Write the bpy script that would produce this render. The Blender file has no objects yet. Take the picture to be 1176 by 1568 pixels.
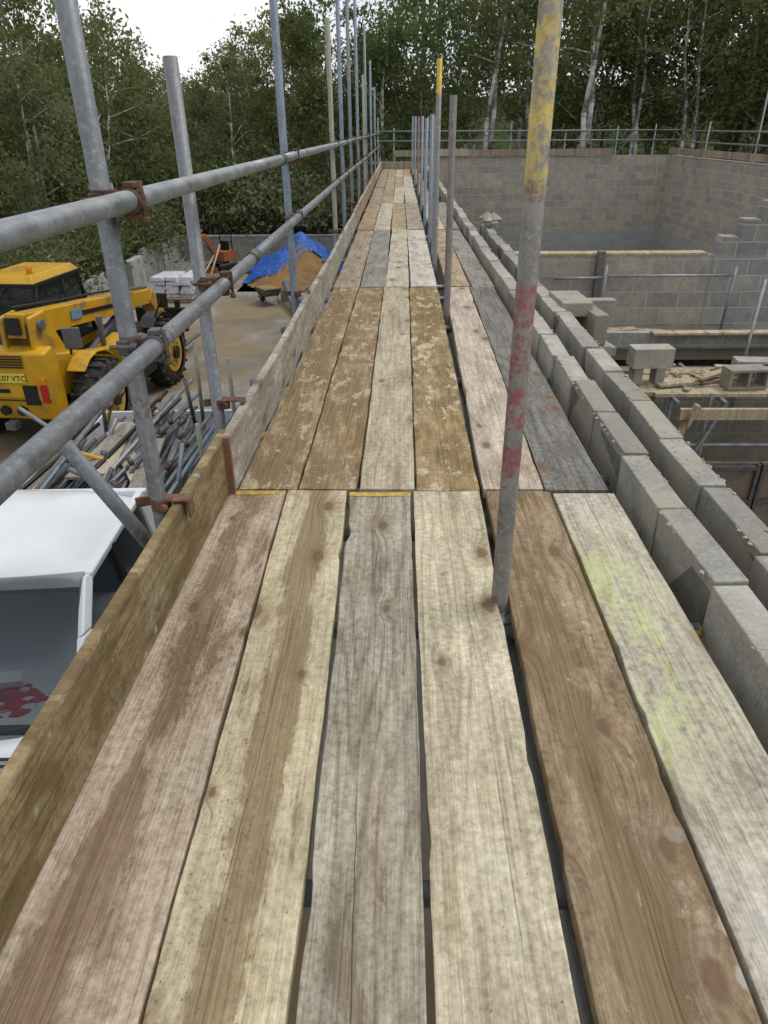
import bpy, bmesh, math, random
import numpy as np
from mathutils import Vector, Matrix, Euler
R=random.Random(7)
sc=bpy.context.scene
COL=sc.collection
# ------------------------------------------------------------ node helpers
def newmat(name):
    m=bpy.data.materials.new(name); m.use_nodes=True
    t=m.node_tree; t.nodes.clear()
    return m,t
def setin(t,sock,v):
    if isinstance(v,bpy.types.NodeSocket): t.links.new(v,sock)
    elif v is not None:
        if hasattr(sock.default_value,'__len__') and not hasattr(v,'__len__'): v=[v]*len(sock.default_value)
        if hasattr(v,'__len__') and len(v)==3 and len(sock.default_value)==4: v=tuple(v)+(1,)
        sock.default_value=v
def N(t,ty,ins=None,**at):
    n=t.nodes.new(ty)
    for k,v in at.items(): setattr(n,k,v)
    for k,v in (ins or {}).items(): setin(t,n.inputs[k],v)
    return n
def M(t,op,a,b=None,c=None,clamp=False):
    n=N(t,'ShaderNodeMath',{0:a},operation=op,use_clamp=clamp)
    if b is not None: setin(t,n.inputs[1],b)
    if c is not None: setin(t,n.inputs[2],c)
    return n.outputs[0]
def MIX(t,f,a,b,bl='MIX'):
    n=t.nodes.new('ShaderNodeMix'); n.data_type='RGBA'; n.blend_type=bl
    setin(t,n.inputs[0],f); setin(t,n.inputs[6],a); setin(t,n.inputs[7],b)
    return n.outputs[2]
def MR(t,v,a,b,c=0.,d=1.,smooth=False):
    n=N(t,'ShaderNodeMapRange',{0:v,1:a,2:b,3:c,4:d},clamp=True)
    if smooth: n.interpolation_type='SMOOTHSTEP'
    return n.outputs[0]
def NO(t,vec,scale=1,detail=3,rough=.55,dist=0.):
    n=N(t,'ShaderNodeTexNoise',{'Vector':vec,'Scale':scale,'Detail':detail,'Roughness':rough,'Distortion':dist})
    return n.outputs[0]
def XYZ(t,x,y,z=0.):
    return N(t,'ShaderNodeCombineXYZ',{0:x,1:y,2:z}).outputs[0]
def SEP(t,v):
    n=N(t,'ShaderNodeSeparateXYZ',{0:v}); return n.outputs
def OUT(t,col,rough=.8,metal=0.,bump=None,bs=.3,bd=.005,spec=.3,extra=None):
    p=N(t,'ShaderNodeBsdfPrincipled',{'Base Color':col,'Roughness':rough,'Metallic':metal})
    setin(t,p.inputs['Specular IOR Level'],spec)
    if bump is not None:
        b=N(t,'ShaderNodeBump',{'Strength':bs,'Distance':bd,'Height':bump}); t.links.new(b.outputs[0],p.inputs['Normal'])
    for k,v in (extra or {}).items(): setin(t,p.inputs[k],v)
    o=N(t,'ShaderNodeOutputMaterial'); t.links.new(p.outputs[0],o.inputs[0])
    return p
# ------------------------------------------------------------ materials
def wood(name,base,dark,grey=.0,greyc=(.25,.24,.22),dirt=.3,dirtc=(.17,.11,.055),centre=0.,cx=0.,scuff=0.,scuffc=(.5,.43,.3),paint=None,crack=.6,wave=.3,spat=.15,dust=.35):
    m,t=newmat(name)
    co=N(t,'ShaderNodeTexCoord').outputs['Object']
    x,y,z=SEP(t,co)
    rn=M(t,'MULTIPLY',N(t,'ShaderNodeObjectInfo').outputs['Random'],53.)
    rc=N(t,'ShaderNodeVectorMath',{0:co,1:XYZ(t,rn,rn,0.)},operation='ADD').outputs[0]
    kv=XYZ(t,M(t,'MULTIPLY_ADD',x,5.5,rn),M(t,'MULTIPLY_ADD',y,3.0,rn),0)
    vo=N(t,'ShaderNodeTexVoronoi',{'Vector':kv,'Scale':1.},voronoi_dimensions='2D')
    kcs=SEP(t,vo.outputs['Color']); kc=kcs[0]
    ksel=MR(t,kc,.60,.62)
    fn=NO(t,rc,48,4,.76)
    dk=M(t,'DIVIDE',M(t,'ADD',vo.outputs['Distance'],M(t,'MULTIPLY_ADD',fn,.06,-.03)),MR(t,kcs[1],0,1,.45,1.2))
    near=M(t,'MULTIPLY',M(t,'EXPONENT',M(t,'MULTIPLY',M(t,'MULTIPLY',dk,dk),-18.)),ksel)
    xg=M(t,'MULTIPLY_ADD',near,.038,x)
    g1=NO(t,XYZ(t,M(t,'MULTIPLY',xg,190.),M(t,'MULTIPLY',y,2.4),rn),1,4,.72)
    cn=NO(t,XYZ(t,M(t,'MULTIPLY',xg,6.5),M(t,'MULTIPLY',y,.5),rn),1,2,.45)
    ring=M(t,'PINGPONG',M(t,'MULTIPLY',cn,21.),1.)
    ringl=M(t,'POWER',ring,3.2)
    g=M(t,'ADD',M(t,'MULTIPLY',ringl,wave*1.7),M(t,'MULTIPLY',MR(t,g1,.42,.62),.62),clamp=True)
    c=MIX(t,g,base,dark)
    bl=NO(t,XYZ(t,M(t,'MULTIPLY',x,10.),M(t,'MULTIPLY',y,3.2),M(t,'ADD',rn,14.)),1,6,.74)
    big=NO(t,XYZ(t,M(t,'MULTIPLY',x,5.),M(t,'MULTIPLY',y,1.1),M(t,'ADD',rn,9.)),1,4,.65)
    c=MIX(t,M(t,'MULTIPLY',MR(t,big,.35,.65),max(grey,.0)),c,MIX(t,M(t,'MULTIPLY',g,.9),greyc,(greyc[0]*.45,greyc[1]*.45,greyc[2]*.43)))
    c=MIX(t,.8,c,MIX(t,MR(t,bl,.36,.64),(.68,.65,.60),(1.2,1.2,1.2)),'MULTIPLY')
    c=MIX(t,.7,c,MIX(t,MR(t,fn,.34,.66),(.55,.53,.50),(1.3,1.3,1.3)),'MULTIPLY')
    du=NO(t,XYZ(t,M(t,'MULTIPLY',x,4.),M(t,'MULTIPLY',y,2.2),M(t,'ADD',rn,44.)),1,6,.7)
    c=MIX(t,M(t,'MULTIPLY',M(t,'MULTIPLY',MR(t,du,.42,.66),MR(t,fn,.35,.65)),dust),c,(.48,.44,.365))
    dn=NO(t,XYZ(t,M(t,'MULTIPLY',x,8.),M(t,'MULTIPLY',y,2.8),M(t,'ADD',rn,31.)),1,6,.74,.3)
    ax=M(t,'ABSOLUTE',M(t,'ADD',x,M(t,'MULTIPLY_ADD',big,.14,-.07-cx)))
    cmask=MR(t,ax,.07,.01,0,1,True)
    th=M(t,'SUBTRACT',.78-dirt*.5,M(t,'MULTIPLY',cmask,centre*.30))
    dd=M(t,'SUBTRACT',M(t,'ADD',dn,M(t,'MULTIPLY_ADD',fn,.26,-.13)),th)
    dm=M(t,'ADD',M(t,'MULTIPLY',MR(t,dd,-.02,.04),.6),M(t,'MULTIPLY',MR(t,dd,-.14,.12),.32))
    c=MIX(t,M(t,'MULTIPLY',dm,MR(t,fn,.3,.55,.55,.96)),c,MIX(t,MR(t,g1,.38,.66),dirtc,(dirtc[0]*.55,dirtc[1]*.52,dirtc[2]*.48)))
    if scuff>0:
        sn=NO(t,XYZ(t,M(t,'MULTIPLY',x,19.),M(t,'MULTIPLY',y,7.5),M(t,'ADD',rn,71.)),1,6,.68,.35)
        sm=MR(t,M(t,'ADD',sn,M(t,'MULTIPLY_ADD',du,.7,-.35)),.67-scuff*.2,.74-scuff*.2)
        gg=M(t,'MULTIPLY',MR(t,g1,.36,.55,.45,1.),MR(t,fn,.3,.55,.4,1.))
        c=MIX(t,M(t,'MULTIPLY',sm,gg),c,scuffc)
    km=M(t,'MULTIPLY',MR(t,dk,.12,.07,0,1,True),ksel)
    c=MIX(t,M(t,'MULTIPLY',km,.78),c,(.105,.06,.035))
    kr=M(t,'MULTIPLY',MR(t,dk,.30,.08,0,.5,True),ksel)
    c=MIX(t,kr,c,(.21,.14,.085))
    wn=NO(t,XYZ(t,rn,M(t,'MULTIPLY',y,.55),7.),1,5,.5)
    xc=M(t,'ABSOLUTE',M(t,'SUBTRACT',xg,M(t,'MULTIPLY_ADD',wn,.16,-.08)))
    cs=MR(t,NO(t,XYZ(t,rn,M(t,'MULTIPLY',y,1.4),17.),1,2,.5),.50,.58)
    ck=M(t,'MULTIPLY',M(t,'MULTIPLY',MR(t,xc,.0017,.0006),cs),crack)
    xc2=M(t,'ABSOLUTE',M(t,'SUBTRACT',xg,M(t,'MULTIPLY_ADD',wn,-.24,.19)))
    cs2=MR(t,cs,.4,0,0,1)
    ck=M(t,'MAXIMUM',ck,M(t,'MULTIPLY',M(t,'MULTIPLY',MR(t,xc2,.0014,.0005),cs2),crack*.7))
    c=MIX(t,M(t,'MULTIPLY',ck,.85),c,(.045,.03,.02))
    if paint:
        pc,y0,y1,cov=paint
        ym=M(t,'MULTIPLY',MR(t,y,y0,y0+.5,0,1,True),MR(t,y,y1-.5,y1,1,0,True))
        xm=MR(t,x,.06,-.02,.35,1.,True)
        pm=M(t,'MULTIPLY',M(t,'MULTIPLY',MR(t,M(t,'ADD',bl,M(t,'MULTIPLY_ADD',fn,.6,-.3)),.60-cov*.3,.76-cov*.3),M(t,'MULTIPLY',ym,xm)),MR(t,g1,.4,.6,.3,1))
        c=MIX(t,M(t,'MULTIPLY',pm,.72),c,pc)
    if spat>.35:
        sp=N(t,'ShaderNodeTexVoronoi',{'Vector':rc,'Scale':11.}); sps=SEP(t,sp.outputs['Color'])
        spm=M(t,'MULTIPLY',MR(t,M(t,'DIVIDE',M(t,'ADD',sp.outputs['Distance'],M(t,'MULTIPLY',fn,.35)),MR(t,sps[2],0,1,.35,1.2)),.36,.30),MR(t,sps[1],1-spat*.18,1.01-spat*.18))
        c=MIX(t,M(t,'MULTIPLY',spm,.6),c,(.44,.43,.39))
    bh=M(t,'ADD',M(t,'MULTIPLY',g1,1.4),M(t,'MULTIPLY',fn,.7))
    OUT(t,c,.88,0,bh,.85,.0035,.15)
    return m
def tubemat(name,base=(.21,.22,.235),rust=.25,metal=.5,rough=.5,bands=None):
    m,t=newmat(name)
    co=N(t,'ShaderNodeNewGeometry').outputs['Position']
    n1=NO(t,co,9,5,.65); n2=NO(t,co,60,3,.7)
    s=SEP(t,co); st=NO(t,XYZ(t,M(t,'MULTIPLY',s[0],90.),M(t,'MULTIPLY',s[1],12.),M(t,'MULTIPLY',s[2],9.)),1,3,.6)
    c=MIX(t,MR(t,n1,.3,.7),(base[0]*.6,base[1]*.6,base[2]*.6),(base[0]*1.25,base[1]*1.25,base[2]*1.25))
    c=MIX(t,MR(t,st,.5,.72,0,.45),c,(base[0]*.5,base[1]*.47,base[2]*.44))
    c=MIX(t,MR(t,n2,.52,.72,0,.45),c,(.45,.45,.43))
    rm=MR(t,M(t,'ADD',M(t,'MULTIPLY',n1,.6),M(t,'MULTIPLY',n2,.4)),.63-rust*.2,.68-rust*.2)
    c=MIX(t,M(t,'MULTIPLY',rm,.7),c,(.13,.075,.045))
    if bands:
        z=s[2]
        for (z0,z1,bc,cov) in bands:
            zz=M(t,'MULTIPLY_ADD',n1,.22,M(t,'SUBTRACT',z,.11))
            bm_=M(t,'MULTIPLY',MR(t,zz,z0,z0+.05),MR(t,zz,z1-.05,z1,1,0))
            w=MR(t,M(t,'ADD',M(t,'MULTIPLY',NO(t,co,17,6,.75),.75),M(t,'MULTIPLY',n2,.25)),.66-cov*.35,.75-cov*.35)
            c=MIX(t,M(t,'MULTIPLY',M(t,'MULTIPLY',bm_,w),.85),c,MIX(t,MR(t,n2,.35,.7),bc,tuple(k*.6 for k in bc)))
    OUT(t,c,MR(t,n1,.3,.7,rough-.08,rough+.18),metal,n2,.3,.002,.4)
    return m
def plain(name,c,rough=.6,metal=0.,var=.25,scale=8,dirt=None,dirtamt=.0,bs=.1,coat=0):
    m,t=newmat(name)
    co=N(t,'ShaderNodeTexCoord').outputs['Object']
    n=NO(t,co,scale,4,.6)
    col=MIX(t,MR(t,n,.3,.7),tuple(k*(1-var) for k in c),tuple(min(1,k*(1+var*.6)) for k in c))
    if dirt:
        dn=NO(t,co,scale*.6,6,.7,.4)
        col=MIX(t,MR(t,dn,.62-dirtamt*.3,.72-dirtamt*.3,0,.85),col,dirt)
    OUT(t,col,rough,metal,n,bs,.003,.4,{'Coat Weight':coat})
    return m
def blockwork(name,axis,c1,c2,mort,course=.225,length=.45,band=None,tone=1.):
    m,t=newmat(name)
    P=N(t,'ShaderNodeNewGeometry').outputs['Position']; s=SEP(t,P)
    u=s[0] if axis=='X' else s[1]
    v=XYZ(t,u,s[2],0)
    b=N(t,'ShaderNodeTexBrick',{'Vector':v,'Color1':c1,'Color2':c2,'Mortar':mort,'Scale':1.,'Mortar Size':.011,'Mortar Smooth':.2,'Bias':0.,'Brick Width':length,'Row Height':course})
    big=NO(t,P,.55,4,.6); sm=NO(t,P,40,3,.7); md=NO(t,XYZ(t,M(t,'MULTIPLY',u,3.),M(t,'MULTIPLY',s[2],1.1),5.),1,5,.65); m7=NO(t,P,7,5,.7)
    c=b.outputs[0]
    c=MIX(t,1.,c,MIX(t,MR(t,sm,.3,.7),(.75,.75,.75),(1.15,1.15,1.15)),'MULTIPLY')
    c=MIX(t,1.,c,MIX(t,MR(t,m7,.3,.7),(.80,.80,.80),(1.15,1.15,1.15)),'MULTIPLY')
    c=MIX(t,MR(t,md,.52,.75,0,.45),c,tuple(k*.6 for k in c1))
    c=MIX(t,MR(t,big,.5,.68,0,.35),c,tuple(k*1.15 for k in c2))
    c=MIX(t,MR(t,m7,.64,.72,0,.4),c,mort)
    c=MIX(t,M(t,'MULTIPLY',b.outputs[1],.8),c,mort)
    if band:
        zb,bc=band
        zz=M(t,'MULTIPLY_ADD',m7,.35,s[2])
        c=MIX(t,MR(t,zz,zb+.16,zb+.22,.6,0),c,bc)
    h=M(t,'ADD',M(t,'MULTIPLY',b.outputs[1],-1.),M(t,'MULTIPLY',sm,.35))
    OUT(t,c,.9,0,h,.8,.012,.15)
    return m
def concrete(name,c,scale=3,stain=None,stainamt=.3,wet=0.,spec=.25,objvar=0.):
    m,t=newmat(name)
    P=N(t,'ShaderNodeNewGeometry').outputs['Position']
    n=NO(t,P,scale,6,.68); f=NO(t,P,70,3,.75)
    vo=N(t,'ShaderNodeTexVoronoi',{'Vector':P,'Scale':150.})
    col=MIX(t,MR(t,n,.3,.7),tuple(k*.65 for k in c),tuple(k*1.28 for k in c))
    if objvar:
        rp=N(t,'ShaderNodeNewGeometry').outputs['Random Per Island']
        col=MIX(t,objvar,col,MIX(t,rp,(.62,.62,.62),(1.25,1.22,1.15)),'MULTIPLY')
    col=MIX(t,MR(t,f,.5,.75,0,.55),col,tuple(k*1.6 for k in c))
    col=MIX(t,MR(t,vo.outputs[0],.32,.05,0,.6),col,tuple(k*.35 for k in c))
    rough=.9
    if stain:
        sn=NO(t,P,.35 if wet else 2.5,7,.66,.4)
        sm=MR(t,sn,.62-stainamt*.3,.74-stainamt*.3,0,.85)
        col=MIX(t,sm,col,MIX(t,MR(t,n,.3,.7),stain,tuple(k*.7 for k in stain)))
        if wet>0:
            wm=MR(t,NO(t,P,.5,5,.6),.5,.6)
            col=MIX(t,M(t,'MULTIPLY',wm,wet*.6),col,tuple(k*.35 for k in c))
            rough=M(t,'MULTIPLY_ADD',wm,-.5*wet,.85)
    OUT(t,col,rough,0,M(t,'ADD',n,M(t,'MULTIPLY',f,.5)),.6,.008,spec)
    return m
W=[
 wood('board_pink_tan',(.58,.475,.37),(.35,.26,.18),grey=.3,greyc=(.49,.42,.34),dirt=.40,dirtc=(.25,.165,.10),centre=.62,cx=-.02,wave=.28,spat=.3),
 wood('board_pale_yellow',(.61,.54,.37),(.40,.325,.20),grey=.2,greyc=(.52,.475,.38),dirt=.38,dirtc=(.28,.205,.11),centre=.85,wave=.25,spat=.3),
 wood('board_weathered_grey',(.47,.41,.315),(.235,.195,.145),grey=.8,greyc=(.42,.385,.325),dirt=.32,dirtc=(.20,.155,.105),centre=.3,wave=.42,crack=.9),
 wood('board_cream',(.63,.565,.42),(.41,.35,.235),grey=.25,greyc=(.54,.50,.42),dirt=.24,dirtc=(.35,.285,.185),centre=.1,wave=.42,spat=.3),
 wood('board_orange_brown',(.40,.30,.185),(.21,.145,.08),grey=.3,greyc=(.36,.305,.23),dirt=.52,dirtc=(.225,.16,.09),centre=.2,scuff=.22,scuffc=(.48,.41,.30),wave=.35,spat=.8),
 wood('board_green_painted',(.61,.57,.49),(.38,.33,.26),grey=.35,greyc=(.58,.555,.51),dirt=.36,dirtc=(.31,.23,.165),paint=((.47,.53,.13),2.3,3.85,.62),crack=1.,wave=.28,spat=.7),
]
Wbay2=[
 wood('board_muddy',(.45,.355,.22),(.25,.185,.105),dirt=.60,dirtc=(.25,.175,.09),centre=.2,scuff=.46,scuffc=(.50,.435,.31),spat=.4),
 wood('board_muddy_dark',(.42,.325,.20),(.25,.18,.10),dirt=.64,dirtc=(.24,.165,.085),scuff=.42,scuffc=(.48,.41,.29),spat=.4),
 wood('board_tan',(.52,.455,.33),(.32,.265,.18),grey=.4,greyc=(.45,.42,.355),dirt=.28,dirtc=(.27,.21,.125),wave=.33),
 wood('board_brown_patchy',(.43,.33,.185),(.25,.18,.09),dirt=.62,dirtc=(.225,.155,.07),scuff=.66,scuffc=(.56,.49,.34)),
 wood('board_pale_pink',(.59,.51,.43),(.38,.30,.23),grey=.4,greyc=(.58,.54,.49),dirt=.36,dirtc=(.34,.235,.155),crack=1.),
 wood('board_dark_grey',(.22,.21,.19),(.10,.094,.086),grey=.7,greyc=(.26,.255,.24),dirt=.14,crack=.8,dust=.25),
]
Wfar=[
 wood('board_far_brownpink',(.44,.37,.285),(.26,.195,.145),grey=.5,greyc=(.38,.35,.31),dirt=.42,dirtc=(.27,.195,.13)),
 wood('board_far_grey',(.31,.29,.255),(.20,.175,.15),grey=.7,greyc=(.30,.295,.28),dirt=.3),
 wood('board_far_pale',(.56,.505,.405),(.37,.315,.23),grey=.3,greyc=(.52,.49,.44),dirt=.3),
 wood('board_far_white',(.61,.56,.50),(.46,.40,.33),grey=.4,greyc=(.6,.58,.55),dirt=.25),
 wood('board_far_mud',(.46,.37,.25),(.26,.195,.12),dirt=.48,dirtc=(.30,.215,.13),scuff=.3,scuffc=(.52,.46,.34)),
]
toe_m1=wood('toe_board_brown',(.33,.25,.12),(.17,.12,.055),grey=.25,greyc=(.29,.255,.185),dirt=.52,dirtc=(.17,.12,.052),scuff=.16,scuffc=(.42,.37,.26),spat=.8,crack=1.)
toe_m2=wood('toe_board_cement',(.39,.345,.29),(.25,.21,.17),grey=.9,greyc=(.41,.385,.35),dirt=.3,dirtc=(.26,.19,.13),scuff=.38,scuffc=(.52,.50,.46),spat=1.,dust=.7)
yellowp=plain('yellow_end_paint',(.58,.40,.05),.6,0,.3,60,(.3,.2,.09),.6)
redp=plain('red_end_paint',(.30,.06,.05),.6,0,.3,60,(.2,.13,.08),.7)
galv=tubemat('galvanised_tube')
galv2=tubemat('galvanised_tube_blueish',(.19,.235,.285),.1,.35,.5)
galv3=tubemat('galvanised_tube_bright',(.30,.315,.33),.05,.5,.45)
oldt=tubemat('old_tube_brown',(.19,.165,.155),.5,.3,.65)
beige=tubemat('tube_beige',(.27,.26,.20),.2,.2,.6)
r1mat=tubemat('tube_painted_bands',(.24,.225,.20),.45,.3,.6,bands=[(1.10,3,(.62,.47,.12),.60),(.95,1.12,(.4,.36,.2),.3),(.38,.93,(.31,.085,.08),.56)])
r3mat=tubemat('tube_yellow_top',(.22,.20,.185),.3,.35,.55,bands=[(1.48,3,(.65,.45,.04),.98)])
pinktop=tubemat('tube_pink_top',(.21,.22,.235),.2,.5,.5,bands=[(1.22,3,(.36,.27,.26),.5)])
yeltop=tubemat('tube_yellow_far',(.24,.22,.20),.3,.35,.55,bands=[(1.0,3,(.6,.42,.04),.9)])
rust=plain('rusty_coupler',(.12,.065,.045),.8,.3,.5,30,(.2,.11,.07),.4,.4)
rust2=plain('rusty_clip_orange',(.21,.10,.06),.85,.1,.5,30,(.1,.06,.05),.5,.4)
dgalv=plain('coupler_grey',(.14,.14,.14),.6,.6,.4,30,(.12,.07,.05),.4,.3)
blk=concrete('concrete_block',(.34,.33,.295),5,(.40,.345,.265),.38,objvar=.6)
blk2=concrete('concrete_block_dark',(.26,.25,.225),5,(.32,.27,.20),.4,objvar=.5)
mortar=concrete('mortar',(.13,.125,.115),8)
mortar2=concrete('dry_mortar',(.34,.32,.28),12)
blackm=plain('black_plastic_and_bore',(.015,.015,.016),.5)
# ------------------------------------------------------------ mesh builder
class B:
    def __init__(s): s.v=[];s.f=[];s.mi=[];s.sm=[];s.mats=[]
    def idx(s,m):
        if m not in s.mats: s.mats.append(m)
        return s.mats.index(m)
    def add(s,vs,fs,m,smooth=False):
        o=len(s.v); s.v+= [tuple(v) for v in vs]
        i=s.idx(m)
        for k,f in enumerate(fs):
            s.f.append([a+o for a in f]); s.mi.append(i); s.sm.append(smooth if not isinstance(smooth,list) else smooth[k])
    def box(s,c,size,m,rot=(0,0,0),top=(1,1)):
        hx,hy,hz=[q/2 for q in size]
        vs=[Vector((x*hx*(top[0] if z>0 else 1),y*hy*(top[1] if z>0 else 1),z*hz)) for z in(-1,1) for y in(-1,1) for x in(-1,1)]
        E=Euler(rot).to_matrix(); c=Vector(c)
        s.add([E@v+c for v in vs],[[0,2,3,1],[4,5,7,6],[0,1,5,4],[2,6,7,3],[0,4,6,2],[1,3,7,5]],m)
    def rock(s,x,y,z,r,m,rr,flat=.8,el=1.3):
        vs=[(x+r*a*rr.uniform(.6,1.3),y+r*c*rr.uniform(.6,el),z+r*flat*d) for a,c,d in((1,0,0),(.2,1,0),(-1,0,0),(0,-1,0),(0,0,1),(0,0,-1))]
        s.add(vs,[[0,1,4],[1,2,4],[2,3,4],[3,0,4],[1,0,5],[2,1,5],[3,2,5],[0,3,5]],m)
    def tube(s,p1,p2,r,m,n=16,r2=None,cap=True):
        p1=Vector(p1);p2=Vector(p2);d=(p2-p1).normalized()
        a=d.orthogonal().normalized();b=d.cross(a); r2=r if r2 is None else r2
        vs=[];fs=[];sm=[]
        for p,rr in((p1,r),(p2,r2)):
            for i in range(n):
                t=2*math.pi*i/n; vs.append(p+a*math.cos(t)*rr+b*math.sin(t)*rr)
        for i in range(n):
            j=(i+1)%n; fs.append([i,j,n+j,n+i]); sm.append(True)
        if cap: fs.append(list(range(n))[::-1]);sm.append(False);fs.append([n+i for i in range(n)]);sm.append(False)
        s.add(vs,fs,m,sm)
    def path(s,pts,r,m,n=8):
        for i in range(len(pts)-1): s.tube(pts[i],pts[i+1],r if not hasattr(r,'__len__') else r[i],m,n,None if not hasattr(r,'__len__') else r[i+1])
    def prism(s,prof,x0,x1,m):
        n=len(prof)
        vs=[(x0,y,z) for y,z in prof]+[(x1,y,z) for y,z in prof]
        fs=[list(range(n)),[n+i for i in range(n)][::-1]]+[[i,n+i,n+(i+1)%n,(i+1)%n] for i in range(n)]
        s.add(vs,fs,m)
    def build(s,name,parent=None,bevel=0,loc=(0,0,0),rot=(0,0,0),seg=2):
        me=bpy.data.meshes.new(name); me.from_pydata(s.v,[],s.f); 
        for m in s.mats: me.materials.append(m)
        me.polygons.foreach_set('material_index',s.mi); me.polygons.foreach_set('use_smooth',s.sm)
        me.update()
        bm=bmesh.new(); bm.from_mesh(me); bmesh.ops.recalc_face_normals(bm,faces=bm.faces); bm.to_mesh(me); bm.free()
        o=bpy.data.objects.new(name,me); COL.objects.link(o); o.location=loc; o.rotation_euler=rot
        if parent: o.parent=parent
        if bevel:
            b=o.modifiers.new('bevel','BEVEL'); b.width=bevel; b.segments=seg; b.limit_method='ANGLE'; b.angle_limit=math.radians(35)
        return o
def empty(name,loc=(0,0,0),rot=(0,0,0)):
    e=bpy.data.objects.new(name,None); COL.objects.link(e); e.location=loc; e.rotation_euler=rot; e.empty_display_size=.2
    return e
# ------------------------------------------------------------ boards
def board(name,mat,xa0,xa1,xb0,xb1,y0,y1,zt=0.,th=.038,parent=None,endmat=None,ya=None,yb=None,seed=0,nicks=()):
    ya=y0 if ya is None else ya; yb=y1 if yb is None else yb
    rr=random.Random(seed*13+5)
    L=y1-y0; ny=96
    cx=(xa0+xa1+xb0+xb1)/4
    b=B(); ph=[rr.uniform(0,6) for _ in range(6)]
    prof=[(0,-1),(0,-.1),(.012,0),(.25,.0),(.5,0),(.75,0),(.988,0),(1,-.1),(1,-1)]
    cup=rr.uniform(-.003,.003); rows=[]; nick=[(rr.uniform(y0,y1),rr.choice((0,1)),rr.uniform(.02,.06),rr.uniform(.002,.007)) for _ in range(6)]+list(nicks)
    for j in range(ny+1):
        y=y0+L*j/ny; f=(y-ya)/(yb-ya)
        l=xa0+(xb0-xa0)*f; r=xa1+(xb1-xa1)*f
        l+=.0014*math.sin(y*5+ph[0])+.0009*math.sin(y*17+ph[1])+rr.uniform(-.0006,.0006)
        r+=.0014*math.sin(y*4+ph[2])+.0009*math.sin(y*15+ph[3])+rr.uniform(-.0006,.0006)
        for (yn,sd,wn,dn) in nick:
            g=math.exp(-((y-yn)/wn)**2)*dn
            if sd: r-=g
            else: l+=g
        zz=zt+.002*math.sin(y*1.3+ph[4]); tw=.0025*math.sin(y*.8+ph[5])
        row=[]
        for (u,w) in prof:
            row.append((l+(r-l)*u-cx, y-y0, zz+w*th*(1 if w==-1 else .3)+cup*(1-(2*u-1)**2)+tw*(u-.5)))
        rows.append(row)
    np_=len(prof); vs=[p for row in rows for p in row]; fs=[]
    for j in range(ny):
        for i in range(np_):
            k=(i+1)%np_; fs.append([j*np_+i,j*np_+k,(j+1)*np_+k,(j+1)*np_+i])
    fs.append(list(range(np_))); fs.append([ny*np_+i for i in range(np_)][::-1])
    b.add(vs,fs,mat)
    if endmat:
        yy=L; l=rows[-1][0][0]; r=rows[-1][-1][0]; zc=rows[-1][4][2]
        b.box(((l+r)/2,yy-.014,zc-th/2+.0015),(r-l+.003,.032,th+.004),endmat)
    return b.build(name,parent,loc=(cx,y0,0))
YE=2.39
near_edges=[(-.678,-.408,-.660,-.436),(-.398,-.170,-.426,-.198),(-.158,.046,-.186,.043),(.060,.281,.054,.305),(.312,.562,.332,.572),(.575,.81,.585,.812)]
for i,e in enumerate(near_edges):
    board('scaffold_board',W[i],e[0],e[1],e[2],e[3],-1.52,YE-.004+[0,.006,-.004,.008,0,-.02][i],ya=.57,yb=2.39,endmat=yellowp if i in(0,2) else None,seed=i,zt=[0,.002,-.002,.001,0,.002][i],
      nicks=[(2.08,0,.045,.018),(2.2,0,.12,.006)] if i==2 else ([(1.95,1,.03,.008)] if i==1 else ([(1.66,1,.06,.008)] if i==3 else ())))
e2=[(-.617,-.393,-.568,-.358),(-.384,-.160,-.350,-.140),(-.150,.060,-.132,.080),(.068,.308,.088,.328),(.322,.553,.40,.60),(.562,.80,.61,.815)]
for i,e in enumerate(e2):
    board('scaffold_board',Wbay2[i],e[0],e[1],e[2],e[3],YE+.012,6.28,seed=20+i,zt=[.002,.001,.004,-.001,.003,.0][i])
order=[[0,1,2,3,4,1],[4,2,4,0,2,1],[0,4,2,2,0,4],[4,0,4,2,1,1],[0,4,2,4,4,1]]
y=6.3
for b_ in range(5):
    y1=y+3.9 if b_<4 else 25.9
    for i in range(6 if b_<2 else 5):
        l=[-.57,-.342,-.112,.104,.42,.625][i]; r=[-.352,-.122,.094,.33,.615,.82][i]
        k=R.uniform(-.012,.012); 
        board('scaffold_board',Wfar[order[b_][i]],l+k,r+k,l-k,r-k,y+R.uniform(.0,.03),y1-R.uniform(.01,.05),seed=50+b_*6+i,zt=R.uniform(-.004,.006))
    y=y1
def toe(mat,xa,xb,y0,y1,zb=.004,hh=.225,th=.036,seed=0,name='toe_board',cap=None):
    b=B(); ny=60; rr=random.Random(seed); ph=[rr.uniform(0,6) for _ in range(4)]
    vs=[];fs=[]
    prof=[(0,0),(1,0),(1,.97),(.85,1),(.15,1),(0,.97)]
    L=y1-y0
    for j in range(ny+1):
        f=j/ny; y=L*f; x=(xb-xa)*f+.003*math.sin(y*1.7+ph[0])
        top=hh+.0015*math.sin(y*4+ph[1])+rr.uniform(-.0012,.0012)
        for u,w in prof: vs.append((w*top+zb-.112,y,-(x-th+th*u)))
    n=len(prof)
    for j in range(ny):
        for i in range(n):
            k=(i+1)%n; fs.append([j*n+i,j*n+k,(j+1)*n+k,(j+1)*n+i])
    fs.append(list(range(n)));fs.append([ny*n+i for i in range(n)][::-1])
    b.add(vs,fs,mat)
    if cap: b.box((.005,.008,th/2-.003*math.sin(ph[0])),(.231,.022,th+.004),cap)
    return b.build(name,loc=(xa,y0,.112),rot=(0,-math.pi/2,0))
toe(toe_m1,-.694,-.646,-1.5,2.44,zb=.007,seed=1,th=.034)
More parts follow.
